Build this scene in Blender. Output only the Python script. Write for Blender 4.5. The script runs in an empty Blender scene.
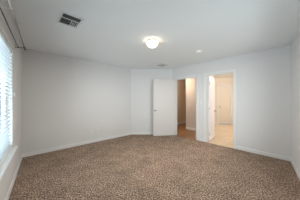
import bpy, bmesh, math, random
from mathutils import Vector, Matrix
random.seed(7)
SC = bpy.context.scene
COL = SC.collection

# ------------------------------------------------------------------ camera
EYE = 1.275
cam_d = bpy.data.cameras.new('camera')
cam_d.sensor_width = 36.0
cam_d.lens = 36.0 * 136.0 / 300.0
cam_d.shift_y = 0.2 / 300.0
cam_d.clip_start = 0.02
cam = bpy.data.objects.new('camera', cam_d)
cam.location = (0, 0, EYE)
cam.rotation_euler = (math.pi / 2, 0, 0)
COL.objects.link(cam)
SC.camera = cam

# ------------------------------------------------------------------ room plan (metres, camera above the origin)
H = 2.44
A = Vector((-2.843, 3.021)); B = Vector((-0.706, 5.055)); C = Vector((0.836, 5.055))
D = Vector((2.939, 2.829)); E = Vector((0.087, -0.667))
U = (D - C).normalized()                 # along the wall with the two doorways
M = Vector((-U.y, U.x))                  # out of the room through that wall
WD = (E - A).normalized()                # along the window wall, towards the camera
WN = Vector((-WD.y, WD.x))               # into the room from the window wall
if WN.x < 0: WN = -WN
AB = (B - A).normalized()
def P(s, q=0.0): return C + U * s + M * q
def W(t, n=0.0): return A + WD * t + WN * n

# ------------------------------------------------------------------ view, world, daylight
vs = SC.view_settings
vs.view_transform = 'Standard'; vs.look = 'None'; vs.gamma = 1.0; vs.use_curve_mapping = False
vs.exposure = 0.94
SC.display_settings.display_device = 'sRGB'
world = bpy.data.worlds.new('sky'); SC.world = world; world.use_nodes = True
wn = world.node_tree.nodes; wn.clear()
wo = wn.new('ShaderNodeOutputWorld'); wb = wn.new('ShaderNodeBackground')
wb.inputs['Color'].default_value = (0.80, 0.90, 1.0, 1); wb.inputs['Strength'].default_value = 0.32
world.node_tree.links.new(wb.outputs[0], wo.inputs[0])

WIN_T0, WIN_T1, WIN_Z0, WIN_Z1 = 1.255, 3.40, 0.56, 2.045
def area(name, loc2, z, direction, sx, sy, power, color, zdir=0.0):
    l = bpy.data.lights.new(name, 'AREA'); l.shape = 'RECTANGLE'; l.size = sx; l.size_y = sy
    l.energy = power; l.color = color
    o = bpy.data.objects.new(name, l); COL.objects.link(o)
    o.location = (loc2.x, loc2.y, z)
    o.rotation_euler = Vector((direction.x, direction.y, zdir)).to_track_quat('-Z', 'Z').to_euler()
    return o
wc = W((WIN_T0 + WIN_T1) / 2, -0.90)
area('daylight_through_window', wc, .35, WN, 2.6, 1.0, 112.0, (0.83, 0.92, 1.0), .8)
RD = (E - D).normalized(); nR = Vector((RD.y, -RD.x))      # along the right wall towards the camera; into the room
if nR.x > 0: nR = -nR
W2 = (1.25, 2.75, 0.60, 2.045)           # added window, never in view, inferred from how bright the walls are
wc2 = D + RD * ((W2[0] + W2[1]) / 2 + 1.0) - nR * 1.20
area('daylight_through_added_window', wc2, 1.55, nR - RD * .8, 2.0, 1.5, 86.0, (0.96, 0.98, 1.0), -0.1)
CEIL_LAMP = 3.1
CEIL_BULB = 18.0      # watts of the bedroom lamp's bulb
BATH_FILL_LAMP = 160.0
HALL_FILL_LAMP = 75.0

# ------------------------------------------------------------------ materials
def mat(name, color, rough=0.6, metallic=0.0, emit=None, emit_s=0.0, bump=None, spec=0.5):
    m = bpy.data.materials.new(name); m.use_nodes = True
    nt = m.node_tree; b = nt.nodes['Principled BSDF']
    b.inputs['Base Color'].default_value = (*color, 1); b.inputs['Roughness'].default_value = rough
    b.inputs['Metallic'].default_value = metallic
    b.inputs['Specular IOR Level'].default_value = spec
    if emit:
        b.inputs['Emission Color'].default_value = (*emit, 1); b.inputs['Emission Strength'].default_value = emit_s
    if bump:
        sc, st = bump
        tc = nt.nodes.new('ShaderNodeTexCoord'); n = nt.nodes.new('ShaderNodeTexNoise')
        n.inputs['Scale'].default_value = sc; n.inputs['Detail'].default_value = 3
        bp = nt.nodes.new('ShaderNodeBump'); bp.inputs['Strength'].default_value = st; bp.inputs['Distance'].default_value = 0.004
        nt.links.new(tc.outputs['Object'], n.inputs['Vector']); nt.links.new(n.outputs[0], bp.inputs['Height'])
        nt.links.new(bp.outputs[0], b.inputs['Normal'])
    return m
WALL = mat('wall_paint', (0.70, 0.695, 0.69), 0.75, bump=(70, 0.25), spec=0.2)
CEIL = mat('ceiling_paint', (0.85, 0.89, 0.90), 0.85, bump=(55, 0.35), spec=0.15)
TRIM = mat('white_trim_paint', (0.75, 0.75, 0.74), 0.4)
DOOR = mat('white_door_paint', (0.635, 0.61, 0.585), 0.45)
SILL = mat('white_sill_paint', (0.82, 0.83, 0.82), 0.35)
HALLW = mat('hall_wall_shade_tint', (0.66, 0.53, 0.41), 0.75, bump=(70, 0.25), spec=0.2)  # same wall paint browned: dimness and wood bounce put into the colour
BATHW = mat('bathroom_wall_paint', (0.74, 0.67, 0.58), 0.7, spec=0.2)
PLATE = mat('outlet_plastic', (0.74, 0.73, 0.70), 0.35)
DARK = mat('dark_recess', (0.05, 0.05, 0.05), 0.7)
NICKEL = mat('satin_nickel', (0.42, 0.40, 0.37), 0.35, 0.9)
IRON = mat('dark_rod_metal', (0.10, 0.10, 0.10), 0.4, 0.7)
CHROME = mat('polished_steel_rod', (0.85, 0.86, 0.86), 0.18, 1.0)
ROD = mat('white_rod_enamel', (0.88, 0.90, 0.90), 0.3)
VENT = mat('vent_white_enamel', (0.74, 0.77, 0.77), 0.45)
DUCT = mat('duct_interior', (0.11, 0.12, 0.12), 0.8)
VINYL = mat('window_vinyl', (0.85, 0.86, 0.87), 0.4)
GLOW = mat('frosted_glass_lit', (0.9, 0.88, 0.82), 0.3, emit=(1.0, 0.80, 0.58), emit_s=CEIL_LAMP)
GLOWB = mat('fill_lamp_glass_bathroom', (0.9, 0.88, 0.82), 0.3, emit=(1.0, 0.94, 0.87), emit_s=BATH_FILL_LAMP)
GLOWH = mat('fill_lamp_glass_hall', (0.9, 0.88, 0.82), 0.3, emit=(1.0, 0.82, 0.64), emit_s=HALL_FILL_LAMP)

def slat_mat():
    m = bpy.data.materials.new('blind_slat_vinyl'); m.use_nodes = True
    nt = m.node_tree; nt.nodes.clear()
    o = nt.nodes.new('ShaderNodeOutputMaterial'); d = nt.nodes.new('ShaderNodeBsdfDiffuse'); t = nt.nodes.new('ShaderNodeBsdfTranslucent')
    mx = nt.nodes.new('ShaderNodeMixShader'); mx.inputs[0].default_value = 0.35
    d.inputs[0].default_value = (0.76, 0.79, 0.80, 1); t.inputs[0].default_value = (0.74, 0.79, 0.81, 1)
    nt.links.new(d.outputs[0], mx.inputs[1]); nt.links.new(t.outputs[0], mx.inputs[2]); nt.links.new(mx.outputs[0], o.inputs[0])
    return m
SLAT = slat_mat()
def glass_mat():
    m = bpy.data.materials.new('window_glass'); m.use_nodes = True
    nt = m.node_tree; nt.nodes.clear()
    o = nt.nodes.new('ShaderNodeOutputMaterial'); g = nt.nodes.new('ShaderNodeBsdfGlossy'); t = nt.nodes.new('ShaderNodeBsdfTransparent')
    g.inputs['Roughness'].default_value = 0.02; t.inputs[0].default_value = (0.93, 0.96, 0.96, 1)
    mx = nt.nodes.new('ShaderNodeMixShader'); mx.inputs[0].default_value = 0.06
    nt.links.new(t.outputs[0], mx.inputs[1]); nt.links.new(g.outputs[0], mx.inputs[2]); nt.links.new(mx.outputs[0], o.inputs[0])
    return m
GLASS = glass_mat()

def carpet_mat():
    m = bpy.data.materials.new('brown_flecked_carpet'); m.use_nodes = True
    nt = m.node_tree; N = nt.nodes; L = nt.links; b = N['Principled BSDF']
    b.inputs['Roughness'].default_value = 0.95; b.inputs['Specular IOR Level'].default_value = 0.1
    tc = N.new('ShaderNodeTexCoord')
    fine = N.new('ShaderNodeTexNoise'); fine.inputs['Scale'].default_value = 52; fine.inputs['Detail'].default_value = 3.0; fine.inputs['Roughness'].default_value = 0.95
    L.new(tc.outputs['Object'], fine.inputs['Vector'])
    r = N.new('ShaderNodeValToRGB'); e = r.color_ramp.elements
    e[0].position = 0.40; e[0].color = (0.055, 0.030, 0.019, 1)
    e[1].position = 0.60; e[1].color = (0.66, 0.52, 0.41, 1)
    k = e.new(0.495); k.color = (0.215, 0.142, 0.10, 1)
    L.new(fine.outputs[0], r.inputs[0])
    big = N.new('ShaderNodeTexNoise'); big.inputs['Scale'].default_value = 3.0; big.inputs['Detail'].default_value = 4; big.inputs['Roughness'].default_value = 0.8
    L.new(tc.outputs['Object'], big.inputs['Vector'])
    r2 = N.new('ShaderNodeMapRange'); r2.inputs['From Min'].default_value = 0.3; r2.inputs['From Max'].default_value = 0.7
    r2.inputs['To Min'].default_value = 0.70; r2.inputs['To Max'].default_value = 1.24
    L.new(big.outputs[0], r2.inputs['Value'])
    hs = N.new('ShaderNodeHueSaturation'); L.new(r.outputs[0], hs.inputs['Color']); L.new(r2.outputs[0], hs.inputs['Value'])
    L.new(hs.outputs[0], b.inputs['Base Color'])
    bp = N.new('ShaderNodeBump'); bp.inputs['Strength'].default_value = 0.6; bp.inputs['Distance'].default_value = 0.012
    L.new(fine.outputs[0], bp.inputs['Height']); L.new(bp.outputs[0], b.inputs['Normal'])
    return m
CARPET = carpet_mat()

def brick_mat(name, c1, c2, mortar, w, h, msize, rot, rough, offset=0.5):
    m = bpy.data.materials.new(name); m.use_nodes = True
    nt = m.node_tree; N = nt.nodes; L = nt.links; b = N['Principled BSDF']
    b.inputs['Roughness'].default_value = rough
    tc = N.new('ShaderNodeTexCoord'); mp = N.new('ShaderNodeMapping'); mp.inputs['Rotation'].default_value = (0, 0, rot)
    br = N.new('ShaderNodeTexBrick'); br.offset = offset
    br.inputs['Color1'].default_value = (*c1, 1); br.inputs['Color2'].default_value = (*c2, 1); br.inputs['Mortar'].default_value = (*mortar, 1)
    br.inputs['Scale'].default_value = 1.0; br.inputs['Brick Width'].default_value = w; br.inputs['Row Height'].default_value = h
    br.inputs['Mortar Size'].default_value = msize
    L.new(tc.outputs['Object'], mp.inputs['Vector']); L.new(mp.outputs[0], br.inputs['Vector'])
    no = N.new('ShaderNodeTexNoise'); no.inputs['Scale'].default_value = 9; no.inputs['Detail'].default_value = 4
    L.new(mp.outputs[0], no.inputs['Vector'])
    mr = N.new('ShaderNodeMapRange'); mr.inputs['To Min'].default_value = 0.75; mr.inputs['To Max'].default_value = 1.25
    L.new(no.outputs[0], mr.inputs['Value'])
    hs = N.new('ShaderNodeHueSaturation'); L.new(br.outputs['Color'], hs.inputs['Color']); L.new(mr.outputs[0], hs.inputs['Value'])
    L.new(hs.outputs[0], b.inputs['Base Color'])
    return m
WOOD = brick_mat('hall_wood_planks', (0.27, 0.135, 0.05), (0.19, 0.09, 0.034), (0.07, 0.035, 0.015), 1.1, 0.09, 0.003, math.atan2(U.y, U.x) * -1, 0.3)
TILE = brick_mat('bathroom_floor_tile', (0.66, 0.52, 0.37), (0.60, 0.46, 0.32), (0.50, 0.38, 0.26), 0.33, 0.33, 0.006, math.atan2(U.y, U.x) * -1, 0.35, 0.0)

# ------------------------------------------------------------------ mesh helpers
def link(name, bm, m, parent=None, smooth=False):
    bmesh.ops.recalc_face_normals(bm, faces=bm.faces)
    me = bpy.data.meshes.new(name); bm.to_mesh(me); bm.free()
    if smooth:
        for p in me.polygons: p.use_smooth = True
    me.materials.append(m)
    o = bpy.data.objects.new(name, me); COL.objects.link(o)
    if parent:
        o.parent = parent
        o.matrix_parent_inverse = Matrix.Identity(4)
    return o
def tag(o, label=None, cat=None, group=None, kind=None):
    if label: o['label'] = label
    if cat: o['category'] = cat
    if group: o['group'] = group
    if kind: o['kind'] = kind
    return o
def empty(name, loc, rotz=0.0):
    o = bpy.data.objects.new(name, None); o.empty_display_size = 0.1; o.location = loc; o.rotation_euler = (0, 0, rotz)
    COL.objects.link(o); return o
def prism(bm, poly, z0, z1):
    lo = [bm.verts.new((p[0], p[1], z0)) for p in poly]; hi = [bm.verts.new((p[0], p[1], z1)) for p in poly]
    n = len(poly)
    bm.faces.new(lo[::-1]); bm.faces.new(hi)
    for i in range(n): bm.faces.new((lo[i], lo[(i + 1) % n], hi[(i + 1) % n], hi[i]))
def box(bm, x0, x1, y0, y1, z0, z1, bev=0.0):
    r = bmesh.ops.create_cube(bm, size=1.0)
    vs_ = r['verts']
    for v in vs_:
        v.co = Vector(((x0 + x1) / 2 + v.co.x * (x1 - x0), (y0 + y1) / 2 + v.co.y * (y1 - y0), (z0 + z1) / 2 + v.co.z * (z1 - z0)))
    if bev > 0:
        ed = list({e for v in vs_ for e in v.link_edges})
        bmesh.ops.bevel(bm, geom=ed, offset=bev, segments=2, affect='EDGES', profile=0.5)
def tube(bm, p0, p1, r, seg=12):
    p0 = Vector(p0); p1 = Vector(p1); d = p1 - p0
    q = d.to_track_quat('Z', 'Y').to_matrix().to_4x4()
    bmesh.ops.create_cone(bm, cap_ends=True, segments=seg, radius1=r, radius2=r, depth=d.length, matrix=Matrix.Translation((p0 + p1) / 2) @ q)
def lathe(bm, prof, seg=32, mtx=None):
    rings = []
    for r, z in prof:
        if r < 1e-6: rings.append([bm.verts.new((0, 0, z))])
        else: rings.append([bm.verts.new((r * math.cos(2 * math.pi * i / seg), r * math.sin(2 * math.pi * i / seg), z)) for i in range(seg)])
    for a, b in zip(rings, rings[1:]):
        for i in range(seg):
            j = (i + 1) % seg
            if len(a) == 1 and len(b) == 1: continue
            if len(a) == 1: bm.faces.new((a[0], b[i], b[j]))
            elif len(b) == 1: bm.faces.new((a[i], a[j], b[0]))
            else: bm.faces.new((a[i], a[j], b[j], b[i]))
    if mtx: bmesh.ops.transform(bm, matrix=mtx, verts=bm.verts)
ang = lambda v: math.atan2(v.y, v.x)

# ------------------------------------------------------------------ shell: floors and ceiling
TH = 0.11
poly = [A, B, C, D, E]
def offset_poly(pts, d):
    cen = sum(pts, Vector((0, 0))) / len(pts); out = []
    n = len(pts)
    for i in range(n):
        p0, p1, p2 = pts[i - 1], pts[i], pts[(i + 1) % n]
        e1 = (p1 - p0).normalized(); e2 = (p2 - p1).normalized()
        n1 = Vector((e1.y, -e1.x)); n2 = Vector((e2.y, -e2.x))
        if n1.dot(p1 - cen) < 0: n1 = -n1
        if n2.dot(p1 - cen) < 0: n2 = -n2
        bis = (n1 + n2).normalized(); out.append(p1 + bis * d / bis.dot(n1))
    return out
outer = offset_poly(poly, TH)
bm = bmesh.new(); prism(bm, poly, -0.10, 0.0)
tag(link('floor', bm, CARPET), 'brown flecked wall-to-wall carpet of the empty bedroom', 'floor', kind='structure')
bm = bmesh.new(); prism(bm, outer, H, H + 0.12)
tag(link('ceiling', bm, CEIL), 'pale flat textured ceiling of the empty bedroom', 'ceiling', kind='structure')

# straight wall between two corners, mitred outwards; openings = [(t0, t1, z0, z1)]
def wall(name, p0, p1, o0, o1, openings, label, m=WALL):
    d = (p1 - p0).normalized(); Ln = (p1 - p0).length
    bm = bmesh.new()
    def inner(t): return p0 + d * t
    nrm = Vector((d.y, -d.x))
    if nrm.dot(o0 - p0) < 0: nrm = -nrm
    def outp(t):
        if t <= 1e-6: return o0
        if t >= Ln - 1e-6: return o1
        return inner(t) + nrm * (o0 - p0).dot(nrm)
    cuts = [0.0] + [c for o in openings for c in (o[0], o[1])] + [Ln]
    for i in range(len(cuts) - 1):
        a, b = cuts[i], cuts[i + 1]
        op = next((o for o in openings if abs(o[0] - a) < 1e-6 and abs(o[1] - b) < 1e-6), None)
        pl = [inner(a), inner(b), outp(b), outp(a)]
        if op is None: prism(bm, pl, -0.1, H)
        else:
            prism(bm, pl, op[3], H)
            if op[2] > 0: prism(bm, pl, -0.1, op[2])
    bmesh.ops.remove_doubles(bm, verts=bm.verts, dist=1e-5)
    return tag(link(name, bm, m), label, 'wall', kind='structure')

D1 = (0.120, 0.962, 0.0, 2.035)
D2 = (1.262, 2.008, 0.0, 2.035)
wall('wall_back_left', A, B, outer[0], outer[1], [], 'long bare greige wall with two outlets, left of the angled wall')
wall('wall_back', B, C, outer[1], outer[2], [], 'short angled far wall behind the open white door')
wall('wall_back_right', C, D, outer[2], outer[3], [D1, D2], 'pale wall with the two open doorways')
wall('wall_right', D, E, outer[3], outer[4], [W2], 'bare wall at the far right edge of the room')
WL = (A - E).length
wall('wall_left', A, E, outer[0], outer[4], [(WIN_T0, WIN_T1, WIN_Z0, WIN_Z1)], 'shaded window wall at the left edge')

# ------------------------------------------------------------------ hall behind the first doorway
def poly_sq(pts): return [P(s, q) for s, q in pts]
def slab(name, pts, z0, z1, m, label, cat):
    bm = bmesh.new(); prism(bm, poly_sq(pts), z0, z1)
    return tag(link(name, bm, m), label, cat, kind='structure')
S0 = -1.06
# the carpet stops at the room face of this wall; the wood and the tile start there
bm = bmesh.new(); prism(bm, poly_sq([(S0, TH), (D1[0], TH), (D1[0], 0.0), (D1[1], 0.0), (D1[1], TH), (0.92, TH), (0.92, 1.30), (-0.13, 1.30), (-0.13, 4.05), (S0, 4.05)]), -0.10, -0.004)
tag(link('floor_hall', bm, WOOD), 'reddish brown wood plank floor seen through the left doorway', 'floor', kind='structure')
slab('ceiling_hall', [(S0 - .1, TH + .02), (0.92, TH + .02), (0.92, 1.30), (-0.13, 1.30), (-0.13, 4.1), (S0 - .1, 4.1)], H, H + .12, CEIL, 'ceiling of the hall beyond the left doorway', 'ceiling')
slab('wall_hall_left', [(S0, 0.0), (S0, 4.1), (S0 - .1, 4.1), (S0 - .1, 0.0)], -.1, H, HALLW, 'hall wall far inside the left doorway, its brown shade painted in', 'wall')
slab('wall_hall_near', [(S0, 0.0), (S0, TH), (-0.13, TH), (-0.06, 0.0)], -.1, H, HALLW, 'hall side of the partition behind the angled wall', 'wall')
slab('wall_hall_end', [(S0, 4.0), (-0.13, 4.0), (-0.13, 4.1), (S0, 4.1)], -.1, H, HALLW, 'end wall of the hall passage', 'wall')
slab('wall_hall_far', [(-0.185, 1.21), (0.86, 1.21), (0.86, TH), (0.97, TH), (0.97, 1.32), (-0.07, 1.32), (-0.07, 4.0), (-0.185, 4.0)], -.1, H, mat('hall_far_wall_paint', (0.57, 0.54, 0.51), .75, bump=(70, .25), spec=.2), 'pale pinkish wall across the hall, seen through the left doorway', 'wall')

# ------------------------------------------------------------------ bathroom behind the second doorway
YB = 7.15
def sq(p): d = p - C; return (d.dot(U), d.dot(M))
bl = Vector((2.90, YB)); brr = Vector((4.75, YB))
sb, qb = sq(bl); sr, qr = sq(brr)
bm = bmesh.new(); prism(bm, poly_sq([(0.92, TH), (D2[0], TH), (D2[0], 0.0), (D2[1], 0.0), (D2[1], TH), (3.05, TH), (3.05, qr + .1), (sr, qr + .05), (sb, qb + .05), (-.1, 1.30), (0.92, 1.30)]), -0.10, -0.004)
tag(link('floor_bathroom', bm, TILE), 'beige tile floor seen through the right doorway', 'floor', kind='structure')
slab('ceiling_bathroom', [(0.93, TH + .02), (3.05, TH + .02), (3.05, qr + .1), (sr, qr + .1), (sb, qb + .1), (-.1, 1.31), (0.93, 1.31)], H, H + .12, mat('bathroom_ceiling_paint', (0.90, 0.88, 0.84), .8), 'bright warm-lit ceiling of the bathroom', 'ceiling')
# far wall, square to the camera, with the closet door set in it
CX0, CX1 = 3.60, 4.24        # closet door opening
bm = bmesh.new()
for x0, x1, z0, z1 in ((2.80, CX0, -.1, H), (CX1, 4.80, -.1, H), (CX0, CX1, 2.06, H)):
    prism(bm, [(x0, YB), (x1, YB), (x1, YB + .1), (x0, YB + .1)], z0, z1)
tag(link('wall_bathroom_back', bm, BATHW), 'warm beige wall around the closed door at the end of the bathroom', 'wall', kind='structure')
slab('wall_bathroom_far', [(sr, qr), (3.10, qr), (3.10, qr + .1), (sr, qr + .1)], -.1, H, BATHW, 'bathroom wall to the right of its closed door', 'wall')
slab('wall_bathroom_right', [(3.0, TH + .02), (3.1, TH + .02), (3.1, qr), (3.0, qr)], -.1, H, BATHW, 'right-hand wall of the bathroom', 'wall')

# ------------------------------------------------------------------ baseboards
def base_strip(name, runs, label, m=TRIM, h=0.083, th=0.012):
    bm = bmesh.new()
    for p0, p1, n in runs:
        d = (p1 - p0).normalized(); L_ = (p1 - p0).length
        pr = [(0, 0), (th, 0), (th, h - .012), (th * .4, h), (0, h)]
        a = [bm.verts.new((*(p0 + n * y), z)) for y, z in pr]; b = [bm.verts.new((*(p1 + n * y), z)) for y, z in pr]
        bm.faces.new(a); bm.faces.new(b[::-1])
        for i in range(len(pr)):
            j = (i + 1) % len(pr); bm.faces.new((a[i], b[i], b[j], a[j]))
    return tag(link(name, bm, m), label, 'baseboard', kind='structure')
nAB = Vector((AB.y, -AB.x)); down = Vector((0, -1))
RD = (E - D).normalized(); nR = Vector((RD.y, -RD.x))
if nR.x > 0: nR = -nR
CAS = 0.062
base_strip('baseboard_left', [(A, E, WN)], 'white baseboard under the window')
base_strip('baseboard_back_left', [(A, B, nAB)], 'white baseboard along the long bare wall')
base_strip('baseboard_back', [(B, C - Vector((0, 0)), down)], 'white baseboard along the short angled wall')
base_strip('baseboard_back_right', [(P(0), P(D1[0] - CAS), -M), (P(D1[1] + CAS), P(D2[0] - CAS), -M), (P(D2[1] + CAS), D, -M)], 'white baseboard along the wall with two doorways')
base_strip('baseboard_right', [(D, E, nR)], 'white baseboard at the far right wall')
base_strip('baseboard_hall', [(P(S0, TH), P(S0, 4.0), U), (P(-0.185, 1.21), P(0.86, 1.21), -M), (P(-0.185, 4.0), P(-0.185, 1.21), -U)], 'white baseboards in the hall', h=0.105)
base_strip('baseboard_bathroom', [(Vector((2.95, YB)), Vector((CX0 - .06, YB)), down), (Vector((CX1 + .06, YB)), Vector((4.75, YB)), down)], 'white baseboards on the end wall of the bathroom')

# ------------------------------------------------------------------ doors
# local frame of a doorway: x along the wall, y out of the room, origin at the opening's left foot
def door_frame(name, width, height, parent, depth=TH, both=True):
    bm = bmesh.new(); j = 0.016
    box(bm, 0, j, 0, depth, 0, height); box(bm, width - j, width, 0, depth, 0, height); box(bm, 0, width, 0, depth, height - j, height)
    for y0, y1 in (((-0.014, 0), (depth, depth + 0.014)) if both else ((-0.014, 0),)):
        e = 0.006
        box(bm, -CAS, e, y0, y1, 0, height + CAS, .003); box(bm, width - e, width + CAS, y0, y1, 0, height + CAS, .003)
        box(bm, -CAS, width + CAS, y0, y1, height - e, height + CAS, .003)
        # raised back band of the casing
        yy = (y0 - .005, y0) if y0 < 0 else (y1, y1 + .005)
        box(bm, -CAS, -CAS + .018, yy[0], yy[1], 0, height + CAS); box(bm, width + CAS - .018, width + CAS, yy[0], yy[1], 0, height + CAS)
        box(bm, -CAS, width + CAS, yy[0], yy[1], height + CAS - .018, height + CAS)
    # door stop
    s0, s1 = depth * .5, depth * .5 + .012
    box(bm, j, j + .010, s0, s1, 0, height - j); box(bm, width - j - .010, width - j, s0, s1, 0, height - j); box(bm, j, width - j, s0, s1, height - j - .010, height - j)
    return link(name, bm, TRIM, parent)
def knob(parent, x, y, z, sgn, name='door_handle', with_label=None):
    bm = bmesh.new()
    prof = [(0.0, 0.0), (0.032, 0.0), (0.032, 0.006), (0.012, 0.010), (0.011, 0.030), (0.022, 0.036), (0.028, 0.046), (0.026, 0.058), (0.015, 0.066), (0.0, 0.068)]
    lathe(bm, prof, 20, Matrix.Translation((x, y, z)) @ Matrix.Rotation(-sgn * math.pi / 2, 4, 'X'))
    k = link(name, bm, NICKEL, parent, True)
    if with_label: k['label'] = with_label
    return k
def panel_leaf(bm, w, z0, z1, th, panels):
    """slab from x 0..w, y -th/2..th/2 with shallow sunk panels on both faces"""
    box(bm, 0, w, -th / 2, th / 2, z0, z1, .002)
def leaf(parent, loc, rotz, w, z1=2.02, th=0.035, knobz=0.915, m=DOOR, knobs=(1, -1), hinges=True, name='door_leaf'):
    """leaf hinged at local x=0"""
    bm = bmesh.new(); panel_leaf(bm, w, 0.012, z1, th, None)
    o = link(name, bm, m, parent); o.location = loc; o.rotation_euler = (0, 0, rotz)
    for s in knobs: knob(o, w - .065, s * th / 2, knobz, s, with_label='satin nickel round knob')
    if hinges:
        for z in (0.22, 1.02, 1.80):
            bm = bmesh.new(); tube(bm, (-.004, -th / 2 - .002, z - .045), (-.004, -th / 2 - .002, z + .045), .0065, 10)
            box(bm, 0, .028, -th / 2 - .0015, -th / 2, z - .045, z + .045)
            link('hinge', bm, NICKEL, o)
    bm = bmesh.new(); box(bm, w, w + .002, -.012, .012, knobz - .03, knobz + .03)
    link('latch_plate', bm, NICKEL, o)
    return o

# door 1, swung into the room until it stands in front of the angled wall
rotU = ang(U)
p = P(D1[0])
d1 = tag(empty('door_1', (p.x, p.y, 0), rotU), 'plain white door swung into the room, in front of the angled wall', 'door', kind='structure')
door_frame('door_frame', D1[1] - D1[0], D1[3], d1)
hp = Vector((0.892, 4.925)); ep = Vector((0.118, 4.805))
loc = Matrix.Rotation(-rotU, 2) @ (hp - p)
leaf(d1, (loc.x, loc.y, 0), ang(ep - hp) - rotU, (ep - hp).length)

# door 2, swung into the bathroom
p = P(D2[0])
d2 = tag(empty('door_2', (p.x, p.y, 0), rotU), 'white door swung open into the bright bathroom, knob at its far edge', 'door', kind='structure')
door_frame('door_frame', D2[1] - D2[0], D2[3], d2)
hp = P(D2[0] + .036, TH + .012); ep = Vector((2.245, 4.765))
loc = Matrix.Rotation(-rotU, 2) @ (hp - p)
leaf(d2, (loc.x, loc.y, 0), ang(ep - hp) - rotU, (ep - hp).length, m=mat('bathroom_door_paint', (0.86, 0.83, 0.86), .45), knobz=.905)

# door 3, closed closet door in the bathroom's end wall: two panels, the upper one arched
d3 = tag(empty('door_3', (CX0, YB, 0), 0), 'closed cream panelled door at the far end of the bathroom', 'door', kind='structure')
door_frame('door_frame', CX1 - CX0, 2.06, d3, depth=.10, both=False)
CREAM = mat('cream_door_paint', (0.74, 0.67, 0.58), .5)
bm = bmesh.new(); w3 = CX1 - CX0
box(bm, .018, w3 - .018, .020, .048, .03, 2.03, .002)
lf = link('door_leaf', bm, CREAM, d3)
def panel_ring(x0, x1, z0, z1, arch):
    bm = bmesh.new()
    pts = [(x0, z0), (x1, z0), (x1, z1)]
    if arch:
        for i in range(1, 12):
            t = i / 12; pts.append((x1 + (x0 - x1) * t, z1 + arch * math.sin(math.pi * t)))
    pts.append((x0, z1))
    cx = sum(a for a, _ in pts) / len(pts); cz = (z0 + z1) / 2
    def ring(k, y): return [bm.verts.new((cx + (a - cx) * (1 - k / (x1 - x0) * 2), y, cz + (b - cz) * (1 - k / (z1 - z0) * 2))) for a, b in pts]
    r = [ring(0, .020), ring(.008, .012), ring(.020, .012), ring(.030, .0195)]
    for a, b in zip(r, r[1:]):
        for i in range(len(pts)):
            j = (i + 1) % len(pts); bm.faces.new((a[i], a[j], b[j], b[i]))
    return link('panel_moulding', bm, CREAM, lf)
panel_ring(.12, w3 - .12, 1.02, 1.78, .09)
panel_ring(.12, w3 - .12, .22, .88, 0)
knob(lf, .075, .020, .93, -1, with_label='satin nickel round knob')

# ------------------------------------------------------------------ window with blind
def wm():   # matrix of the window wall: x along the wall towards the camera, y into the room
    return Matrix.Translation((A.x, A.y, 0)) @ Matrix.Rotation(ang(WD), 4, 'Z')
def place_on_window_wall(name, x, y, z):
    v = W(x, y); return empty(name, (v.x, v.y, z), ang(WD))
# local y of such an empty: rot90 of WD; find its sign relative to WN
SG = 1.0 if Vector((-WD.y, WD.x)).dot(WN) > 0 else -1.0
def wy(n): return SG * n
ww = WIN_T1 - WIN_T0
def lbox(bm, x0, x1, n0, n1, z0, z1, bev=0): box(bm, x0, x1, min(wy(n0), wy(n1)), max(wy(n0), wy(n1)), z0, z1, bev)
win = tag(place_on_window_wall('window_1', WIN_T0, 0, 0), 'wide white-framed window behind the lowered blind at the left edge', 'window', kind='structure')
bm = bmesh.new()
for a in ((0, .045, WIN_Z0, WIN_Z1), (ww - .045, ww, WIN_Z0, WIN_Z1), (0, ww, WIN_Z0, WIN_Z0 + .045), (0, ww, WIN_Z1 - .045, WIN_Z1), (ww / 2 - .03, ww / 2 + .03, WIN_Z0, WIN_Z1)):
    lbox(bm, a[0], a[1], -.108, -.070, a[2], a[3])
link('window_frame', bm, VINYL, win)
for a in ((.045, ww / 2 - .03), (ww / 2 + .03, ww - .045)):
    bm = bmesh.new(); lbox(bm, a[0], a[1], -.092, -.087, WIN_Z0 + .045, WIN_Z1 - .045)
    link('pane', bm, GLASS, win)
bm = bmesh.new()
lbox(bm, -.10, ww + .10, 0, .052, WIN_Z0 - .022, WIN_Z0, .004); lbox(bm, 0.0, ww, -.070, .004, WIN_Z0 - .0, WIN_Z0 + .002)
link('window_sill', bm, SILL, win)
bm = bmesh.new()       # white-painted drywall returns of the opening
lbox(bm, 0, .004, -.070, .0, WIN_Z0 + .002, WIN_Z1); lbox(bm, ww - .004, ww, -.070, .0, WIN_Z0 + .002, WIN_Z1); lbox(bm, .004, ww - .004, -.070, .0, WIN_Z1 - .004, WIN_Z1)
link('window_return', bm, SILL, win)

# unseen window added beside the camera to carry light in from the right
w2 = W2[1] - W2[0]; v = D + RD * W2[0]
win2 = tag(empty('window_added', (v.x, v.y, 0), ang(RD)), 'unseen white-framed window added in the right-hand wall to light the room', 'window', kind='structure')
S2 = 1.0 if Vector((-RD.y, RD.x)).dot(nR) > 0 else -1.0
def l2(bm, x0, x1, n0, n1, z0, z1, bev=0): box(bm, x0, x1, min(S2 * n0, S2 * n1), max(S2 * n0, S2 * n1), z0, z1, bev)
bm = bmesh.new()
for a in ((0, .045, W2[2], W2[3]), (w2 - .045, w2, W2[2], W2[3]), (.045, w2 - .045, W2[2], W2[2] + .045), (.045, w2 - .045, W2[3] - .045, W2[3]), (w2 / 2 - .02, w2 / 2 + .02, W2[2] + .045, W2[3] - .045)):
    l2(bm, a[0], a[1], -.108, -.070, a[2], a[3])
link('window_frame', bm, VINYL, win2)
for a in ((.045, w2 / 2 - .02), (w2 / 2 + .02, w2 - .045)):
    bm = bmesh.new(); l2(bm, a[0], a[1], -.092, -.087, W2[2] + .045, W2[3] - .045)
    link('pane', bm, GLASS, win2)
bm = bmesh.new(); l2(bm, -.10, w2 + .10, 0, .052, W2[2] - .022, W2[2], .004); l2(bm, 0, w2, -.070, .004, W2[2], W2[2] + .002)
link('window_sill', bm, SILL, win2)

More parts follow.
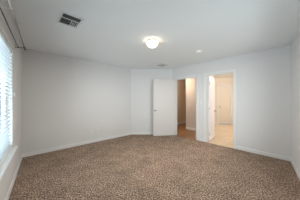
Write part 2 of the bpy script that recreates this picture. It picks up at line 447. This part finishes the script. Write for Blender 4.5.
bl_ = tag(place_on_window_wall('window_blind', WIN_T0 + .008, -.030, 0), 'white horizontal-slat blind lowered over the window at the left edge', 'window blind')
bw = ww - .016
bm = bmesh.new(); lbox(bm, 0, bw, -.026, .022, WIN_Z1 - .055, WIN_Z1 - .008, .003); link('headrail', bm, ROD, bl_)
bm = bmesh.new(); zz = WIN_Z1 - .085; tilt = math.radians(-8)
dz = .052
while zz > WIN_Z0 + .045:
    hw = .0255
    ca, sa = math.cos(tilt) * hw, math.sin(tilt) * hw
    # room edge low, window edge high, slightly crowned
    prof = [(-ca, sa), (0, .0035), (ca, -sa)]
    rows = [[bm.verts.new((x, wy(n), zz + h)) for n, h in prof] + [bm.verts.new((x, wy(n), zz + h + .0025)) for n, h in prof[::-1]] for x in (.004, bw - .004)]
    n = 6
    for i in range(n):
        j = (i + 1) % n; bm.faces.new((rows[0][i], rows[1][i], rows[1][j], rows[0][j]))
    bm.faces.new(rows[0][::-1]); bm.faces.new(rows[1])
    zz -= dz
link('slats', bm, SLAT, bl_)
bm = bmesh.new(); lbox(bm, .004, bw - .004, -.022, .022, WIN_Z0 + .006, WIN_Z0 + .028, .003); link('bottom_rail', bm, ROD, bl_)
for x in (.10, .75, 1.40, bw - .10):
    bm = bmesh.new(); tube(bm, (x, wy(.0215), WIN_Z0 + .02), (x, wy(.0215), WIN_Z1 - .05), .0016, 6)
    link('ladder_cord', bm, ROD, bl_)

kn = tag(place_on_window_wall('cord_cleat', WIN_T0 - .016, 0.0, 1.365), 'tiny white cleat on the wall at the right edge of the blind', 'cord cleat')
bm = bmesh.new(); lbox(bm, -.010, .010, 0, .004, -.03, .03, .001); link('back_plate', bm, ROD, kn)
bm = bmesh.new(); lbox(bm, -.006, .006, .003, .020, -.012, .012, .002); lbox(bm, -.005, .005, .015, .024, -.032, .032, .002); link('hook', bm, ROD, kn)

# ------------------------------------------------------------------ double curtain rod
RZ = 2.175; RT0 = .95
rod = tag(place_on_window_wall('curtain_rod', 0, 0, RZ), 'double curtain rod without curtains above the window, pale front and dark back rod', 'curtain rod')
RT1 = 3.75
FN, BN = .112, .034
bm = bmesh.new(); tube(bm, (RT0 - .06, wy(FN), 0), (RT1, wy(FN), 0), .0095, 12); o = link('front_rod', bm, CHROME, rod, True); o['label'] = 'pale front rod'
bm = bmesh.new(); tube(bm, (RT0 + .02, wy(BN), -.018), (RT1, wy(BN), -.018), .0065, 12); o = link('back_rod', bm, IRON, rod, True); o['label'] = 'dark back rod'
bm = bmesh.new(); lathe(bm, [(0, -.02), (.009, -.018), (.014, -.008), (.014, .004), (.009, .012), (.008, .018), (0, .018)], 14, Matrix.Translation((RT0 - .07, wy(FN), 0)) @ Matrix.Rotation(math.pi / 2, 4, 'Y'))
link('finial', bm, IRON, rod, True)
for t in (RT0 + .05, 2.26, 3.35):
    bm = bmesh.new()
    lbox(bm, t - .009, t + .009, 0, .004, -.045, .03, .001)
    tube(bm, (t, wy(.002), -.030), (t, wy(FN), -.012), .0045, 8)
    for n in (FN, BN):
        lbox(bm, t - .006, t + .006, n - .011, n - .008, -.016, .008); lbox(bm, t - .006, t + .006, n + .008, n + .011, -.016, .008); lbox(bm, t - .006, t + .006, n - .011, n + .011, -.016, -.0105)
    link('bracket', bm, IRON if t < 1.2 else ROD, rod)

# ------------------------------------------------------------------ ceiling fixtures
def ceiling_light(p2, glow, label):
    t = tag(empty('ceiling_light', (p2[0], p2[1], H)), label, 'ceiling light')
    bm = bmesh.new(); lathe(bm, [(0, 0), (.094, 0), (.098, -.010), (.092, -.026), (.084, -.028), (0, -.028)], 40); o = link('mounting_pan', bm, NICKEL, t, True); o['label'] = 'satin metal pan'
    bm = bmesh.new()
    prof = [(.080, -.030), (.100, -.034), (.109, -.046)] + [(.109 * math.cos(a), -.050 - .082 * math.sin(a)) for a in [i * math.pi / 2 / 9 for i in range(1, 9)]] + [(0, -.132)]
    lathe(bm, prof, 40); link('glass_bowl', bm, glow, t, True)
    bm = bmesh.new(); lathe(bm, [(0, -.131), (.006, -.1325), (.006, -.133), (0, -.133)], 16); link('finial', bm, NICKEL, t, True)
    return t
ceiling_light((.045, 2.66), GLOW, 'lit round frosted ceiling light in the middle of the bedroom ceiling')
v = Vector((3.78, 5.10)); ceiling_light((v.x, v.y), GLOWB, 'unseen round ceiling light added to brighten the bathroom beyond the right doorway')  # fixture out of view, added to light the bathroom
v = P(-.50, .66); ceiling_light((v.x, v.y), GLOWH, 'unseen round ceiling light added to brighten the hall beyond the left doorway')  # hidden fixture put in to light the hall walls

bl = bpy.data.lights.new('ceiling_light_bulb', 'AREA'); bl.shape = 'DISK'; bl.size = .09; bl.energy = CEIL_BULB; bl.color = (1.0, .93, .84)
bo = bpy.data.objects.new('ceiling_light_bulb', bl); bo.location = (.045, 2.66, H - .1335); COL.objects.link(bo)

def vent(center, lx, ly, rot, label, slats_split=True, metal=VENT, group=None):
    """register: lx along local x, ly along local y, below the ceiling"""
    t = tag(empty('ceiling_vent', (center[0], center[1], H), rot), label, 'ceiling vent', group)
    fw = .030; X, Y = lx / 2, ly / 2
    bm = bmesh.new()
    for x0, x1, y0, y1 in ((-X, X, -Y, -Y + fw), (-X, X, Y - fw, Y), (-X, -X + fw, -Y + fw, Y - fw), (X - fw, X, -Y + fw, Y - fw)):
        box(bm, x0, x1, y0, y1, -.010, 0, .0025)
    link('frame', bm, metal, t)
    bm = bmesh.new(); box(bm, -X + fw, X - fw, -Y + fw, Y - fw, -.0015, -.0005); link('duct_opening', bm, DUCT, t)
    ix, iy = X - fw, Y - fw
    def louvres(x0, x1, y0, y1, along, pitch, tiltd):
        bm = bmesh.new(); c = math.radians(tiltd); hw = pitch * .36
        lo, hi = (y0, y1) if along == 'x' else (x0, x1)
        v_ = lo + pitch / 2
        while v_ < hi - pitch * .3:
            a, b = hw * math.cos(c), hw * math.sin(c)
            z = -.008
            q = [(v_ - a, z - b), (v_ + a, z + b), (v_ + a, z + b - .0012), (v_ - a, z - b - .0012)]
            if along == 'x': r = [[bm.verts.new((x, p_, z_)) for p_, z_ in q] for x in (x0, x1)]
            else: r = [[bm.verts.new((p_, y, z_)) for p_, z_ in q] for y in (y0, y1)]
            for i in range(4): bm.faces.new((r[0][i], r[0][(i + 1) % 4], r[1][(i + 1) % 4], r[1][i]))
            bm.faces.new(r[0]); bm.faces.new(r[1][::-1]); v_ += pitch
        return link('louvres', bm, metal, t)
    if slats_split:
        bm = bmesh.new(); box(bm, -ix, ix, .018, .034, -.009, -.001); link('divider', bm, metal, t)
        louvres(-ix, ix, .034, iy, 'x', .021, -32)
        louvres(.005, ix, -iy, .018, 'x', .021, -32)
        louvres(-ix, .005, -iy, .018, 'y', .026, -32)
    else:
        louvres(-ix, ix, -iy, iy, 'x', .024, 5)
    return t
vent((-1.165, 1.985), .285, .345, ang(AB) + math.pi, 'white ceiling vent with dark louvres near the window, large in the upper left')
vent((.40, 4.52), .33, .33, ang(AB), 'grey ceiling vent near the angled wall, above the open white door', False)

t = tag(empty('smoke_detector', (1.155, 3.225, H)), 'round white smoke detector on the ceiling, right of the lit ceiling light', 'smoke detector')
bm = bmesh.new(); lathe(bm, [(0, 0), (.070, 0), (.070, -.010), (.066, -.012)], 32); lathe(bm, [(.066, -.012), (0, -.012)], 32); link('base_plate', bm, VINYL, t, True)
bm = bmesh.new(); lathe(bm, [(.062, -.012), (.064, -.024), (.055, -.040), (.030, -.044), (0, -.044)], 32); link('cover', bm, VINYL, t, True)
bm = bmesh.new(); lathe(bm, [(.0, -.0435), (.010, -.0435), (.010, -.047), (0, -.047)], 16); link('test_button', bm, DUCT, t, True)

# ------------------------------------------------------------------ outlets and the switch
def plate_base(name, p2, n2, z, label, cat, group=None):
    t = tag(empty(name, (p2.x, p2.y, z), ang(n2) + math.pi / 2), label, cat, group)     # local -y points into the room
    bm = bmesh.new(); box(bm, -.036, .036, -.006, 0, -.058, .058, .002); link('cover_plate', bm, PLATE, t)
    return t
def outlet(p2, n2, z, label):
    t = plate_base('wall_outlet', p2, n2, z, label, 'outlet', 'wall outlets')
    for dz_ in (.021, -.021):
        bm = bmesh.new(); box(bm, -.017, .017, -.0085, -.005, dz_ - .014, dz_ + .014, .0012); s = link('socket', bm, PLATE, t)
        bm = bmesh.new()
        for x, hh in ((-.006, .005), (.006, .0065)): box(bm, x - .0012, x + .0012, -.0090, -.008, dz_ + .001 - hh + .003, dz_ + .001 + hh)
        box(bm, -.0025, .0025, -.0090, -.008, dz_ - .010, dz_ - .006); link('slots', bm, DARK, s)
    return t
outlet(A + AB * 1.693, nAB, .345, 'upright white outlet low on the long wall, the right one of two')
t = plate_base('cable_jack', A + AB * 1.497, nAB, .325, 'white cable jack plate low on the long wall, left of the outlet', 'cable jack')
bm = bmesh.new(); lathe(bm, [(0, 0), (.007, 0), (.007, .004), (.0045, .004), (.0045, .012), (0, .012)], 12, Matrix.Translation((0, -.006, 0)) @ Matrix.Rotation(math.pi / 2, 4, 'X')); link('coax_socket', bm, NICKEL, t)
outlet(Vector((-.074, 5.055)), down, .325, 'white outlet low on the angled wall, left of the open door')
t = plate_base('light_switch', P(1.105), -M, 1.20, 'white light switch on the wall between the two doorways', 'light switch')
bm = bmesh.new(); box(bm, -.005, .005, -.016, -.005, -.004, .016, .0015); link('toggle', bm, PLATE, t)
